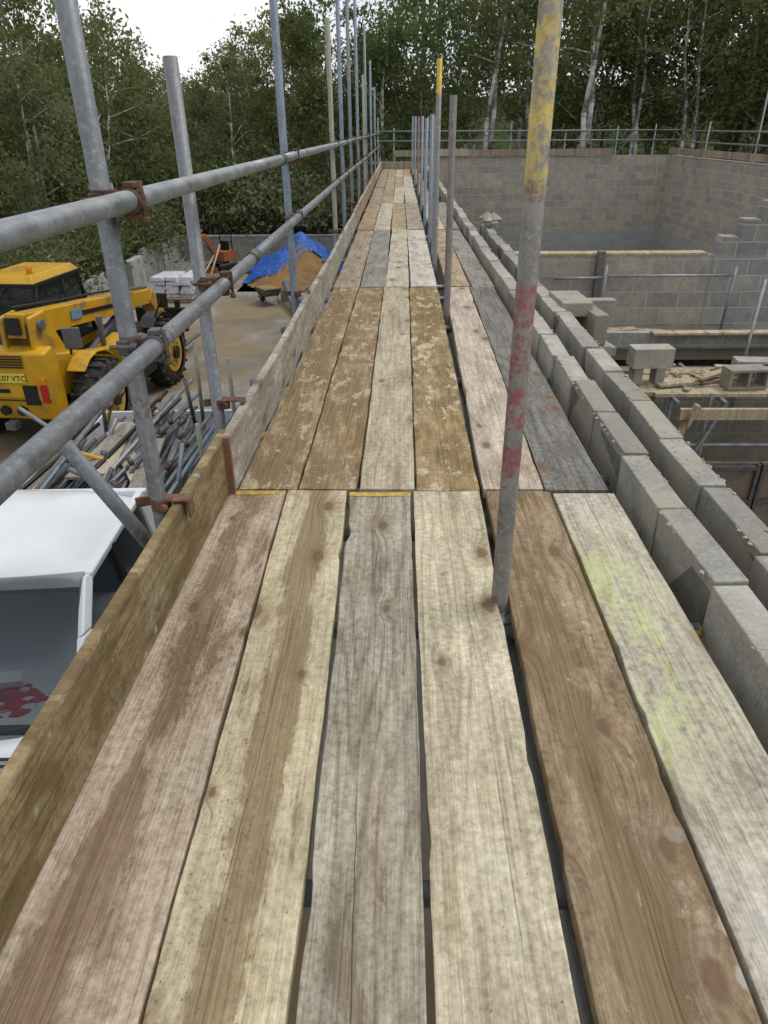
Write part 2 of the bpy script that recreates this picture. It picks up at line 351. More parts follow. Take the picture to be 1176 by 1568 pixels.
toe(toe_m2,-.622,-.588,2.36,6.35,seed=2,cap=redp,zb=.007)
toe(toe_m2,-.60,-.60,6.36,10.3,seed=3,hh=.21)
toe(Wfar[0],-.60,-.60,10.3,14.2,seed=4)
toe(Wfar[4],-.60,-.60,14.2,20,seed=5)
toe(Wfar[2],-.60,-.60,20,25.9,seed=6)
b=B(); b.box((.1,26.0,.1),(1.7,.036,.22),Wfar[0]); b.build('end_toe_board',bevel=.003)
# ------------------------------------------------------------ poles, rails, couplers
RT=.0242
def pole(x,y,z0,z1,mat,lean=(0,0),name='scaffold_pole'):
    b=B(); b.tube((0,0,z0),(lean[0],lean[1],z1),RT,mat,24)
    b.tube((lean[0],lean[1],z1),(lean[0],lean[1],z1+.0015),RT*.82,blackm,20)  # black disc paints the dark inside of the hollow tube end
    return b.build(name,loc=(x,y,0))
G=-3.2
L_=[(-.712,1.87,2.6,galv,(-.01,0)),(-.712,2.72,1.43,pinktop,(-.03,0)),(-.70,4.9,3.2,galv2,(-.03,0)),(-.70,8.2,2.15,beige,(0,0)),(-.70,9.6,3.4,galv2,(.0,0)),
    (-.70,11.3,3.9,galv,(0,0)),(-.70,13.3,3.4,galv2,(0,0)),(-.70,15.6,2.1,beige,(0,0)),(-.70,16.6,3.0,galv,(0,0)),(-.70,19.5,2.6,galv2,(0,0)),(-.70,22.5,2.2,galv,(0,0)),(-.7,25.7,1.5,galv,(0,0)),(-.7,-1.0,2.2,galv,(0,0))]
for x,y,z,m,l in L_: pole(x-(.012 if y<3 else 0),y,G,z,m,l)
Rr=[(.296,1.69,2.2,r1mat,(.0,0)),(.36,5.3,1.40,oldt,(-.01,0)),(.36,7.5,1.76,r3mat,(0,0)),(.37,8.1,1.32,galv2,(0,0)),(.375,9.3,1.35,galv,(0,0)),(.375,11.2,1.33,galv2,(0,0)),(.375,13.2,1.38,galv,(0,0)),(.375,15.8,1.4,oldt,(0,0)),(.375,19,1.45,galv,(0,0)),(.375,23,1.5,galv2,(0,0))]
for x,y,z,m,l in Rr: pole(x,y,G,z,m,l)
def rail(p1,p2,mat,name='guard_rail'):
    p1=Vector(p1);p2=Vector(p2); b=B(); d=p2-p1; n=6
    for i in range(n):
        b.tube(d*i/n,d*(i+1)/n,RT,mat,24,cap=(i in(0,n-1)))
    return b.build(name,loc=p1)
rail((-.665,-1.2,1.067),(-.655,4.35,1.070),galv3)
rail((-.655,4.36,1.072),(-.652,10.6,1.065),galv3)
rail((-.655,10.61,1.07),(-.655,17,1.06),galv)
rail((-.655,17.01,1.06),(-.655,26.3,1.06),galv)
rail((-.662,-1.2,.705),(-.655,3.3,.712),galv)
rail((-.655,3.31,.715),(-.652,9.2,.72),galv)
rail((-.655,9.21,.72),(-.655,15.5,.70),galv)
rail((-.655,15.51,.70),(-.655,26.3,.70),galv)
b=B()
for yy in (4.355,10.605,17.0): b.tube((-.655,yy-.06,1.068),(-.655,yy+.06,1.068),.0295,dgalv,20)
for yy in (3.305,9.205): b.tube((-.655,yy-.06,.714),(-.655,yy+.06,.714),.0295,dgalv,20)
b.build('rail_sleeve_couplers')
def coupler(x,y,z,rx,mat,mat2=None,hz=0.):
    mat2=mat2 or mat; b=B()
    b.tube((x,y,z-.026),(x,y,z+.026),.0305,mat,20)
    b.tube((rx,y-.026,z),(rx,y+.026,z),.0305,mat,20)
    b.box(((x+rx)/2,y,z),(.05,.045,.045),mat)
    for s in(-1,1):
        b.box((x-.012,y+s*.036,z),(.03,.012,.04),mat2)
    b.box((rx,y,z-.036),(.03,.04,.014),mat2); b.box((rx+.004,y,z+.036),(.03,.04,.014),mat2)
    b.tube((rx+.030,y-.008,z-.052),(rx+.030,y-.008,z+.045),.0065,mat2,8)
    b.tube((rx+.030,y-.008,z-.052),(rx+.030,y-.008,z-.036),.0125,mat2,6)
    b.tube((x-.045,y-.045,z+.005),(x+.03,y-.045,z+.005),.0065,mat2,8)
    b.tube((x+.012,y-.045,z+.005),(x+.03,y-.045,z+.005),.0125,mat2,6)
    return b.build('scaffold_coupler',bevel=.003)
for k,(x,y,z,m,l) in enumerate(L_):
    if y<-.5: continue
    if k!=1: coupler(x-(.012 if y<3 else 0),y,1.067,-.66,[rust,dgalv,rust,dgalv][k%4])
    coupler(x-(.012 if y<3 else 0),y,.71,-.66,[dgalv,rust,dgalv][k%3]) 
def clip(x,y,z,m):
    b=B(); b.tube((x,y,z-.02),(x,y,z+.02),.030,m,16); b.box((x+.050,y,z+.016),(.075,.045,.007),m); b.box((x+.090,y,z-.012),(.007,.045,.06),m)
    b.tube((x+.02,y-.035,z),(x+.02,y+.045,z),.007,m,8); b.tube((x+.02,y-.045,z),(x+.02,y-.03,z),.013,m,6)
    b.box((x-.05,y+.01,z),(.06,.012,.03),m,(0,0,.4))
    b.build('toe_board_clip',bevel=.002)
clip(-.724,1.87,.225,rust2); clip(-.724,2.72,.235,rust); clip(-.70,4.9,.232,rust); clip(-.7,8.2,.23,rust2); clip(-.7,11.3,.23,rust); 
b=B(); b.tube((-.70,2.06,-.33),(-1.03,1.93,.43),RT,tubemat('brace_tube',(.20,.21,.22),.3,.5,.5,bands=[(-.3,.02,(.25,.08,.07),.6)]),20); b.build('scaffold_brace')
b=B()
for yy,m in((-.9,galv),(.82,galv),(1.62,galv2),(2.17,oldt),(2.6,galv),(3.9,galv),(5.1,oldt),(6.1,galv),(6.6,galv),(8.1,galv),(9.9,galv),(11.4,oldt),(13.4,galv),(15.8,galv),(18,galv),(21,galv),(24,galv)):
    b.tube((-.86,yy,-.068),(.862,yy+.01,-.066),RT,m,16)
b.build('transom_tubes')
b=B(); b.tube((.296,1.62,-.06),(.296,1.7,-.06),.03,dgalv,16); b.tube((.30,1.69,-.09),(.30,1.69,-.03),.031,dgalv,16); b.box((.33,1.65,-.06),(.05,.05,.05),dgalv); b.build('scaffold_coupler',bevel=.003)
rail((-.76,-1.2,-.117),(-.76,26,-.117),galv,'ledger_tube'); rail((.345,-1.2,-.117),(.345,26,-.117),galv,'ledger_tube')
b=B(); b.tube((.80,1.63,-.068),(.868,1.63,-.068),.0255,yellowp,16); b.build('tube_end_cap')
b=B()
dirtm=plain('dirt_crumbs',(.17,.11,.055),.95,0,.4,90)
for i in range(4200):
    if i<2900: x=R.gauss(-.545,.048); y=R.gauss(1.42,.17)
    elif i<3400: x=R.gauss(-.33,.05); y=R.gauss(.95,.3)
    else: x=R.uniform(-.64,.8); y=R.uniform(.4,5)
    if x<-.64 or y>5: continue
    r=R.uniform(.0006,.0017)*(1.5 if R.random()<.05 else 1)
    b.rock(x,y,.003,r,dirtm,R)
b.build('dirt_crumbs')
# ------------------------------------------------------------ near cavity wall
wallE=empty('cavity_block_wall')
bwY=blockwork('blockwork_near_y','Y',(.24,.235,.215),(.19,.185,.17),(.15,.145,.13))
def leaf(x0,y0,y1,seed,ztop=.08):
    rr=random.Random(seed)
    b=B(); b.box((x0+.05,(y0+y1)/2,(G-.138)/2),(.1,y1-y0,-.138-G),bwY); 
    b.box((x0+.05,(y0+y1)/2,-.045),(.078,y1-y0,.18),mortar); b.build('lower_leaf',wallE)
    b=B(); y=y0
    while y<y1-.3:
        l=.44
        b.box((x0+.05+rr.uniform(-.012,.012),y+l/2,ztop-.1075+rr.uniform(-.007,.007)),(.1,l,.215),blk if rr.random()<.75 else blk2,(rr.uniform(-.015,.015),rr.uniform(-.04,.04),rr.uniform(-.03,.03)))
        y+=.452+rr.uniform(-.002,.012)
    b.build('top_course_blocks',wallE,bevel=.005)
    b=B()
    for i in range(420):
        yy=rr.uniform(y0,min(y1,9)); xx=x0+rr.choice((.004,.096,rr.uniform(.01,.09))); r=rr.uniform(.002,.009)*(1.2 if xx<x0+.02 or xx>x0+.08 else .6)
        b.rock(xx,yy,ztop-.002,r,mortar2,rr,.5,2.2)
    b.build('mortar_droppings',wallE)
leaf(.878,-.62,27.3,3); leaf(1.088,-.45,10.3,5)
b=B()
b.box((1.27,5.35,.06),(.22,.44,.1),blk,(0,0,.05)); b.box((1.40,5.2,-.05),(.1,.44,.215),blk2,(0,0,.1)); b.box((1.45,5.2,-.27),(.14,.44,.215),blk,(0,0,.02))
b.box((1.5,5.75,-.1),(.44,.1,.215),blk)
b.build('loose_blocks',bevel=.008)
b=B(); 
for q in range(9): b.rock(1.15+R.uniform(-.07,.07),9.7+R.uniform(-.1,.1),.12+R.uniform(0,.08),R.uniform(.06,.11),mortar2,R,.8)
b.build('mortar_lump')
# ------------------------------------------------------------ building beyond
house=empty('block_building_shell')
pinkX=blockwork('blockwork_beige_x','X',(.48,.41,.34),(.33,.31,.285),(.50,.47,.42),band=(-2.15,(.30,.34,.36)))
pinkXn=blockwork('blockwork_beige_near_x','X',(.41,.355,.295),(.28,.26,.235),(.42,.39,.35))
greyX=blockwork('blockwork_grey_x','X',(.35,.34,.315),(.25,.25,.24),(.41,.40,.37))
stepX=blockwork('blockwork_step_shade_x','X',(.30,.29,.27),(.22,.22,.21),(.38,.37,.34))  # grey blockwork darkened, edge shade of the raked steps put into colour
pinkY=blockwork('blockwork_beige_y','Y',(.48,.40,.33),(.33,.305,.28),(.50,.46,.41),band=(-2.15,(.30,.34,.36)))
pinkYn=blockwork('blockwork_brown_y','Y',(.42,.33,.265),(.29,.25,.215),(.42,.37,.32))
timber=wood('sawn_timber',(.54,.46,.32),(.36,.28,.17),grey=.2,dirt=.25)
b=B()
b.box((5.2,27.6,(G+.3)/2),(8.5,.22,.3-G),pinkX)
b.build('far_wall',house)
b=B(); b.box((9.5,22.5,(G+.3)/2),(.22,10.4,.3-G),pinkY); b.box((8.9,17.2,(G+.35)/2),(.9,.3,.35-G),pinkXn)
b.box((9.0,13.8,(G+.35)/2),(.22,6.6,.35-G),pinkYn); b.build('right_wall',house)
b=B(); b.box((1.2+1.62,10.62,(G-.4)/2),(3.24,.22,-.4-G),pinkXn); b.box((4.44+1.8,10.6,(G-.4)/2),(3.6,.2,-.4-G),greyX)
for i in range(5):
    x0=4.5+.26*i; b.box(((x0+8.2)/2,10.6,-.4+.1125+.225*i),(8.2-x0,.2,.225),stepX); b.box((x0+.11,10.6,-.4+.225*(i+1)+.012),(.22,.205,.024),mortar2)
b.build('cross_wall_with_raked_steps',house)
b=B(); b.box((2.8,10.62,-.382),(3.1,.24,.034),timber); b.build('wall_plate_timber',house,.003)
b=B(); b.box((2.84,10.44,-1.0),(.1,.12,1.35),oldt); b.build('corner_shade_post',house,.004)  # dark upright strip put in for the shadow line at the wall return
b=B(); b.box((3.6,27.42,.42),(7.6,.04,.2),Wfar[0]); b.box((1.6,27.39,.44),(1.6,.045,.22),Wfar[2]); b.box((9.34,20,.44),(.04,15,.18),Wfar[0]); b.build('far_edge_toe_boards',bevel=.003)
farS=empty('far_scaffold')
b=B()
for z in(1.02,.72): b.tube((-.9,27.9,z+.08),(9.9,27.9,z+.04),RT,galv3,10)
for z in(1.03,.70): b.tube((10.0,28,z),(9.6,11,z),RT,galv3,10)
for x,z1 in((-.2,1.2),(1.0,1.55),(3.9,1.35),(5.8,1.1),(7.6,1.2),(8.9,1.25)): b.tube((x,27.95,G),(x,27.95,z1),RT,galv3,10)
for y,z1 in((25.6,1.3),(22.0,2.3),(20.4,2.5),(18.0,1.3),(16.5,1.5),(14,2)): b.tube((9.85,y,G),(9.85,y,z1),RT,galv3,10)
b.box((4.5,28.3,.1),(11,.9,.05),Wfar[1]); b.box((10.3,20,.1),(.8,17,.05),Wfar[1])
b.tube((7.2,28.1,-.3),(8.2,28,1.0),RT,galv,8)
b.build('tubes_and_boards',farS)
b=B(); b.tube((9.75,15.3,0),(9.75,15.3,1.3),RT*1.1,yeltop,10); b.build('yellow_topped_tube',farS)
slab=concrete('floor_concrete',(.27,.25,.21),2,(.28,.22,.15),.4,.3)
dslab=concrete('damp_floor',(.20,.17,.135),2,(.23,.18,.12),.4,.4)
b=B(); b.box((5.0,10.0,-1.5),(7.6,1.02,.2),slab); b.build('intermediate_floor',house)
b=B(); b.box((5.2,9.36,-1.29),(7.2,.1,.215),greyX); b.build('edge_blocks',house,.005)
b=B()
for k,(x,y,w,a) in enumerate([(2.9,9.8,1.1,.05),(3.3,10.1,.9,-.2),(3.0,10.0,.8,.3),(5.1,9.8,1.6,.02),(4.6,9.22,2.6,.01)]): b.box((x,y,-1.37+.02*k if k<4 else -1.16),(w,.16,.03),timber,(0,0,a))
b.build('loose_planks',bevel=.003)
b=B()
for k in range(4): b.box((4.6,7.35+.235*k,-1.32+R.uniform(-.01,.01)),(3.7,.225,.038),[timber,Wfar[2],timber,Wfar[4]][k],(0,0,R.uniform(-.01,.01)))
for x in (2.95,3.45,4.1,4.9): b.tube((x,7.1,-1.365),(x,8.5,-1.365),RT,galv,10)
for x,y in((2.95,7.3),(3.35,7.25),(4.4,7.3),(3.3,8.3)): b.tube((x,y,G),(x,y,-1.3),RT,galv3,10)
b.tube((2.6,7.25,-1.9),(5,7.25,-1.9),RT,galv3,10); b.tube((2.95,7.25,-2.9),(3.5,7.2,-1.4),RT,galv3,10)
for k,(x,y,w,a) in enumerate([(3.3,7.55,1.0,.25),(4.3,7.9,1.3,-.15),(3.6,7.7,.8,.6)]): b.box((x,y,-1.27+.03*k),(w,.10,.03),timber,(0,0,a))
b.box((3.0,7.0,-1.62),(.05,.1,.6),timber,(0,.4,0)); b.box((3.9,7.02,-1.45),(1.9,.05,.12),timber)
b.build('loading_platform',bevel=.002)
def hollow(b,x,y,z,a,m):
    E=Matrix.Rotation(a,3,'Z')
    def p(dx,dy,dz,s):
        v=E@Vector((dx,dy,0)); b.box((x+v.x,y+v.y,z+dz),s,m,(0,0,a))
    p(0,0,.01,(.44,.215,.03)); p(0,0,.2,(.44,.215,.03))
    for dx in(-.205,0,.205): p(dx,0,.105,(.03,.213,.162))
b=B(); hollow(b,3.75,7.45,-1.295,.1,blk2); hollow(b,3.98,7.75,-1.295,-.1,blk)
b.box((2.75,7.6,-1.0),(.44,.22,.215),blk,(0,0,.05)); b.box((2.62,7.6,-1.2),(.1,.2,.19),blk2); b.box((2.86,7.6,-1.2),(.1,.2,.19),blk2)
b.box((2.3,8.2,-1.1),(.44,.215,.1),blk,(0,0,.1)); b.box((4.6,7.6,-1.19),(.44,.215,.215),blk,(0,0,.4)); b.box((2.72,7.6,-1.33),(.6,.6,.05),timber)
b.tube((2.6,7.5,G),(2.6,7.5,-1.35),RT,galv,10);b.tube((2.9,7.7,G),(2.9,7.7,-1.35),RT,galv,10)
for k in range(6): b.box((5.2+.45*(k%3),7.8,-1.19+.22*(k//3)),(.44,.215,.215),blk,(0,0,R.uniform(-.05,.05)))
for k in range(40):
    b.box((R.uniform(2.9,4.6),R.uniform(7.3,8.1),-1.29),(R.uniform(.03,.09),R.uniform(.02,.07),R.uniform(.01,.04)),blk2,(0,0,R.uniform(0,3)))
b.build('block_stack',bevel=.005)
b=B(); b.box((5.2,9.1,(G-1.6)/2),(7,.2,-1.6-G),blockwork('blockwork_dark_x','X',(.29,.245,.205),(.20,.18,.16),(.29,.26,.22))); b.build('lower_wall',house)
shut=plain('steel_shutter',(.17,.145,.12),.6,.4,.4,5,(.22,.16,.11),.5)
b=B()
for i in range(5):
    b.box((3.55+.62*i,6.9,-2.55),(.6,.05,1.2),shut)
    for z in(-3.1,-2.75,-2.4,-2.0): b.box((3.55+.62*i,6.86,z),(.6,.04,.05),dgalv)
    for dx in(-.28,.28): b.box((3.55+.62*i+dx,6.857,-2.55),(.04,.045,1.2),dgalv)
b.tube((2.9,5.5,-2.05),(5.2,5.6,-2.0),RT,galv3,10); b.tube((3.4,6.75,-3.1),(2.9,6.2,-1.9),RT,galv3,10)
b.box((3.1,6.2,-2.9),(.9,.22,.05),timber,(0,.0,.5))
b.build('steel_shutter_panels',bevel=.003)
b=B(); b.tube((2.9,10.2,-.62),(4.66,10.2,-.62),.017,galv3,10); b.tube((4.62,10.2,-1.4),(4.66,10.2,-.5),.02,galv3,10); b.tube((2.9,10.3,-1.4),(2.9,10.3,-.5),.02,galv3,10); b.tube((2.2,10.35,-.68),(2.9,10.3,-.66),.017,galv3,10)
b.tube((4.4,8.9,-2.2),(4.62,9.25,-.5),.02,galv3,10)
b.build('temporary_handrail')
b=B(); b.box((5.3,13.5,G+.02),(8,28,.03),dslab); b.build('basement_floor',house)
# ------------------------------------------------------------ ground
gm,t=newmat('forest_ground'); P=N(t,'ShaderNodeNewGeometry').outputs['Position']
n=NO(t,P,.6,6,.65); f=NO(t,P,9,5,.7)
c=MIX(t,MR(t,n,.35,.65),(.045,.055,.02),(.10,.085,.05)); c=MIX(t,MR(t,f,.4,.65),c,(.03,.045,.014)); OUT(t,c,.95,0,f,.8,.05,.1)
b=B(); b.add([(-400,-300,G-.03),(400,-300,G-.03),(400,500,G-.03),(-400,500,G-.03)],[[0,1,2,3]],gm); b.build('ground')
yardm=concrete('yard_concrete',(.28,.26,.225),1.2,(.26,.185,.10),.58,.7,.4)
b=B(); b.add([(-8.4,-6,G),(.87,-6,G),(.87,28.3,G),(-8.4,28.3,G)],[[0,1,2,3]],yardm); b.build('concrete_yard')
pw=concrete('perimeter_concrete',(.38,.38,.36),1.5,(.26,.245,.21),.3)
b=B()
for i in range(11):
    y0=6+2.0*i; top=-2.36 if i%4!=1 else -2.2
    b.box((-8.45,y0+1,(G+top)/2),(.16,1.98,top-G),pw); b.box((-8.45,y0+2.0,(G+top)/2+.02),(.22,.16,top-G+.06),pw)
b.build('perimeter_wall',bevel=.01)
b=B(); b.box((-4.6,28.2,(G-2.36)/2),(7.6,.2,-2.36-G),greyX); b.box((-4.6,28.2,-2.33),(7.65,.24,.05),pw); b.build('rear_yard_wall',bevel=.006)
hm,t=newmat('dark_backdrop'); P=N(t,'ShaderNodeNewGeometry').outputs['Position']; n=NO(t,P,1.5,6,.75)  # dark mottled green for the added backdrop behind the trees
c=MIX(t,MR(t,n,.35,.65),(.025,.038,.014),(.10,.12,.05)); OUT(t,c,1,0,n,1,.5,.05)
b=B(); nx=90; ang=[math.radians(200-220*i/nx) for i in range(nx+1)]; rows=[(42,G-.1),(47,-.5),(54,2.2),(64,3.6),(90,4)]
for r,z in rows:
    for a in ang: b.v.append((r*math.cos(a)*1.0,r*math.sin(a)*1.0+4,z+(R.uniform(-.8,.8) if z>-3 else 0)))
b.idx(hm)
for j in range(len(rows)-1):
    for i in range(nx): b.f.append([j*(nx+1)+i,j*(nx+1)+i+1,(j+1)*(nx+1)+i+1,(j+1)*(nx+1)+i]); b.mi.append(0); b.sm.append(True)
b.build('woodland_backdrop')  # added backdrop, stops bright sky showing low between the trees
# ------------------------------------------------------------ trees
def leafmat(name,c1,c2):
    m,t=newmat(name)
    g=N(t,'ShaderNodeNewGeometry'); ob=N(t,'ShaderNodeObjectInfo')
    rnd=g.outputs['Random Per Island']
    c=MIX(t,rnd,c1,c2)
    c=MIX(t,M(t,'MULTIPLY',ob.outputs['Random'],.45),c,(.19,.19,.09))
    d=N(t,'ShaderNodeBsdfDiffuse',{'Color':c}); tr=N(t,'ShaderNodeBsdfTranslucent',{'Color':MIX(t,.5,c,(.28,.32,.10))})
    mx=N(t,'ShaderNodeMixShader',{0:.36}); t.links.new(d.outputs[0],mx.inputs[1]); t.links.new(tr.outputs[0],mx.inputs[2])
    o=N(t,'ShaderNodeOutputMaterial'); t.links.new(mx.outputs[0],o.inputs[0]); return m
leaves=[leafmat('birch_leaves',(.10,.13,.05),(.20,.225,.10)),leafmat('willow_leaves',(.13,.15,.08),(.24,.255,.14)),leafmat('alder_leaves',(.07,.105,.038),(.15,.185,.075))]
def barkmat(name,a,bb):
    m,t=newmat(name); co=N(t,'ShaderNodeTexCoord').outputs['Object']; s=SEP(t,co)
    n=NO(t,XYZ(t,M(t,'MULTIPLY',s[0],3.),M(t,'MULTIPLY',s[1],3.),M(t,'MULTIPLY',s[2],6.)),1,4,.7)
    OUT(t,MIX(t,MR(t,n,.45,.6),a,bb),.9,0,None,.5,.01,.1); return m
bark=[barkmat('birch_bark',(.66,.64,.60),(.27,.25,.23)),barkmat('grey_bark',(.36,.33,.29),(.18,.16,.135))]
def make_tree(seed,H,rad,lo,nleaf,lm,bk,stems=1,lsz=.10):
    rg=np.random.RandomState(seed); rr=random.Random(seed); b=B(); tips=[]
    for s in range(stems):
        a=rr.uniform(0,6.28); sp=0 if stems==1 else rr.uniform(.5,1.4)
        pts=[];rs=[]; n=7; ox,oy=rr.uniform(-.2,.2),rr.uniform(-.2,.2); hh=H*rr.uniform(.8,1)
        for i in range(n+1):
            f=i/n; pts.append(Vector((ox+math.cos(a)*sp*f+rr.uniform(-.09,.09),oy+math.sin(a)*sp*f+rr.uniform(-.09,.09),hh*f))); rs.append(.085*(1-f)**.8*(H/9)+.012)
        b.path(pts,rs,bk,6)
        nb=15 if stems==1 else 9
        for k in range(nb):
            f=lo+(1-lo)*((k+rr.random())/nb); i=min(int(f*n),n-1); p0=pts[i].lerp(pts[i+1],f*n-i)
            an=rr.uniform(0,6.28); env=math.sin(math.pi*min(1,max(.12,(1-f)*1.15+.05)))**.7 if f>.5 else .75+.3*f
            ln=rad*env*rr.uniform(.6,1.15)
            up=rr.uniform(.2,.9)
            p1=p0+Vector((math.cos(an),math.sin(an),up))*ln*.5; p2=p1+Vector((math.cos(an+rr.uniform(-.5,.5)),math.sin(an+rr.uniform(-.5,.5)),up*.2))*ln*.5
            b.path([p0,p1,p2],[.03,.018,.007],bk,4)
            for q in range(3):
                p3=p1.lerp(p2,rr.random())+Vector((rr.gauss(0,.35),rr.gauss(0,.35),rr.gauss(.1,.3))); b.path([p1.lerp(p2,rr.random()*.6),p3],[.01,.004],bk,3); tips.append(p3)
            tips+= [p2,p1.lerp(p2,.5)]
        tips.append(pts[-1])
    o=b.build('tmp'); me0=o.data
    v0=np.array([v.co[:] for v in me0.vertices]); 
    T=np.array([p[:] for p in tips]); idx=rg.randint(0,len(T),nleaf)
    wts=rg.rand(len(T))*.30+.13
    C=T[idx]+rg.normal(0,1,(nleaf,3))*wts[idx][:,None]*np.array([1.1,1.1,.95]); 
    d1=rg.normal(0,1,(nleaf,3)); d1[:,2]-=.5; d1/=np.linalg.norm(d1,axis=1)[:,None]
    d2=np.cross(d1,rg.normal(0,1,(nleaf,3))); d2/=np.linalg.norm(d2,axis=1)[:,None]
    L=(rg.rand(nleaf)*.8+.6)[:,None]*lsz; wd=L*.5
    q=np.stack([C-d1*L,C+d2*wd-d1*L*.1,C+d1*L,C-d2*wd-d1*L*.1],1).reshape(-1,3)
    q[:,2]=np.maximum(q[:,2],.05)
    fs0=[list(p.vertices) for p in me0.polygons]
    me=bpy.data.meshes.new('tree_mesh_%d'%seed)
    nv0=len(v0); nf0=len(fs0)
    V=np.concatenate([v0,q]); me.vertices.add(len(V)); me.vertices.foreach_set('co',V.ravel())
    loops=np.concatenate([np.array([i for f in fs0 for i in f]),np.arange(nleaf*4)+nv0]); tot=np.concatenate([np.array([len(f) for f in fs0]),np.full(nleaf,4)])
    st=np.concatenate([[0],np.cumsum(tot)[:-1]])
    me.loops.add(len(loops)); me.loops.foreach_set('vertex_index',loops.astype(np.int32)); me.polygons.add(len(tot)); me.polygons.foreach_set('loop_start',st.astype(np.int32)); me.polygons.foreach_set('loop_total',tot.astype(np.int32))
    me.materials.append(bk); me.materials.append(lm)
    me.polygons.foreach_set('material_index',np.concatenate([np.zeros(nf0),np.ones(nleaf)]).astype(np.int32)); me.update(calc_edges=True); me.validate()
    bpy.data.objects.remove(o); return me
TM=[make_tree(1,10,2.0,.25,5200,leaves[0],bark[0],1,.085),make_tree(2,9,2.2,.18,6000,leaves[1],bark[1],3,.085),make_tree(3,10.5,2.1,.32,5400,leaves[2],bark[1],2,.09),
    make_tree(4,9.5,1.8,.42,3600,leaves[0],bark[0],2,.085),make_tree(5,8.5,2.3,.15,6000,leaves[1],bark[1],2,.085),make_tree(6,11,2.2,.34,5200,leaves[2],bark[0],1,.09),
    make_tree(7,11,1.5,.5,2600,leaves[0],bark[0],2,.085)]
BM=[make_tree(11,2.2,1.3,.05,3600,leaves[2],bark[1],4,.075),make_tree(12,1.8,1.4,.05,3600,leaves[1],bark[1],4,.07)]
wood_e=empty('woodland_trees')
def put(me,x,y,s,z=G-.05,nm='woodland_tree'):
    o=bpy.data.objects.new(nm,me); COL.objects.link(o); o.parent=wood_e; o.location=(x,y,z); o.rotation_euler=(R.uniform(-.05,.05),R.uniform(-.05,.05),R.uniform(0,6.28)); o.scale=(s*R.uniform(.9,1.1),s*R.uniform(.9,1.1),s)
for row,yy in enumerate((31.6,34.6,38.4)):
    x=-22+R.uniform(0,1)
    while x<24:
        s=R.uniform(.85,1.1)
        if x>1: s*=1.2
        if -13<x<-6: s*=.74
        elif -6<x<-2.5: s*=.88
        elif -2.5<x<1.0: s*=.84
        if x<-13: s*=.85
        put(R.choice(TM if x<1 else [TM[0],TM[2],TM[3],TM[5],TM[3],TM[6],TM[6]]),x,yy+R.uniform(-.9,.9),s); x+=R.uniform(1.7,2.5)
for col_,xx in enumerate((-10.6,-13.2,-16.6)):
    y=6+R.uniform(0,1)
    while y<30.5:
        put(R.choice(TM[:6]),xx+R.uniform(-.6,.6),y,R.uniform(.66,.84)+(.008*(y-15))); y+=R.uniform(2.0,2.8)
for xx in (15.5,19):
    y=16
    while y<31: put(R.choice(TM[2:]),xx+R.uniform(-.6,.6),y,R.uniform(1.1,1.3)); y+=R.uniform(2.6,3.6)
for i in range(26): put(R.choice(BM),-22+23*i/25+R.uniform(-.4,.4),29.9+R.uniform(0,1.2),R.uniform(.8,1.5),nm='undergrowth_bush')
for i in range(20): put(R.choice(BM),-9.8+R.uniform(-.5,.2),6+24*i/19,R.uniform(.7,1.2),nm='undergrowth_bush')
# ------------------------------------------------------------ telehandler
yel=plain('yellow_machine_paint',(.60,.33,.012),.42,0,.15,3,(.28,.18,.07),.3,.03,.2)
tyre=plain('tyre_rubber',(.03,.028,.026),.85,0,.3,10,(.12,.09,.06),.35,.3)
glass,t=newmat('tinted_glass')
p=OUT(t,(.03,.04,.05),.06,0,spec=.6); tr=N(t,'ShaderNodeBsdfTransparent',{'Color':(.60,.64,.66,1)}); mx=N(t,'ShaderNodeMixShader',{0:.40}); t.links.new(tr.outputs[0],mx.inputs[1]); t.links.new(p.outputs[0],mx.inputs[2]); 
for n_ in t.nodes:
    if n_.type=='OUTPUT_MATERIAL': t.links.new(mx.outputs[0],n_.inputs[0])
bluew=plain('blue_white_decal',(.15,.3,.4),.5)
redl=plain('red_lamp',(.5,.02,.02),.3); orl=plain('orange_lamp',(.7,.25,.02),.3)
plateY=plain('yellow_number_plate',(.75,.62,.10),.4,0,.05,3)
whitep=plain('white_vehicle_paint',(.66,.68,.70),.3,0,.06,2,(.5,.48,.44),.12,.02,.4)
greyp=plain('grey_plastic',(.12,.12,.125),.6)
th=empty('telehandler',(-5.66,12.2,G),(0,0,math.radians(-5)))
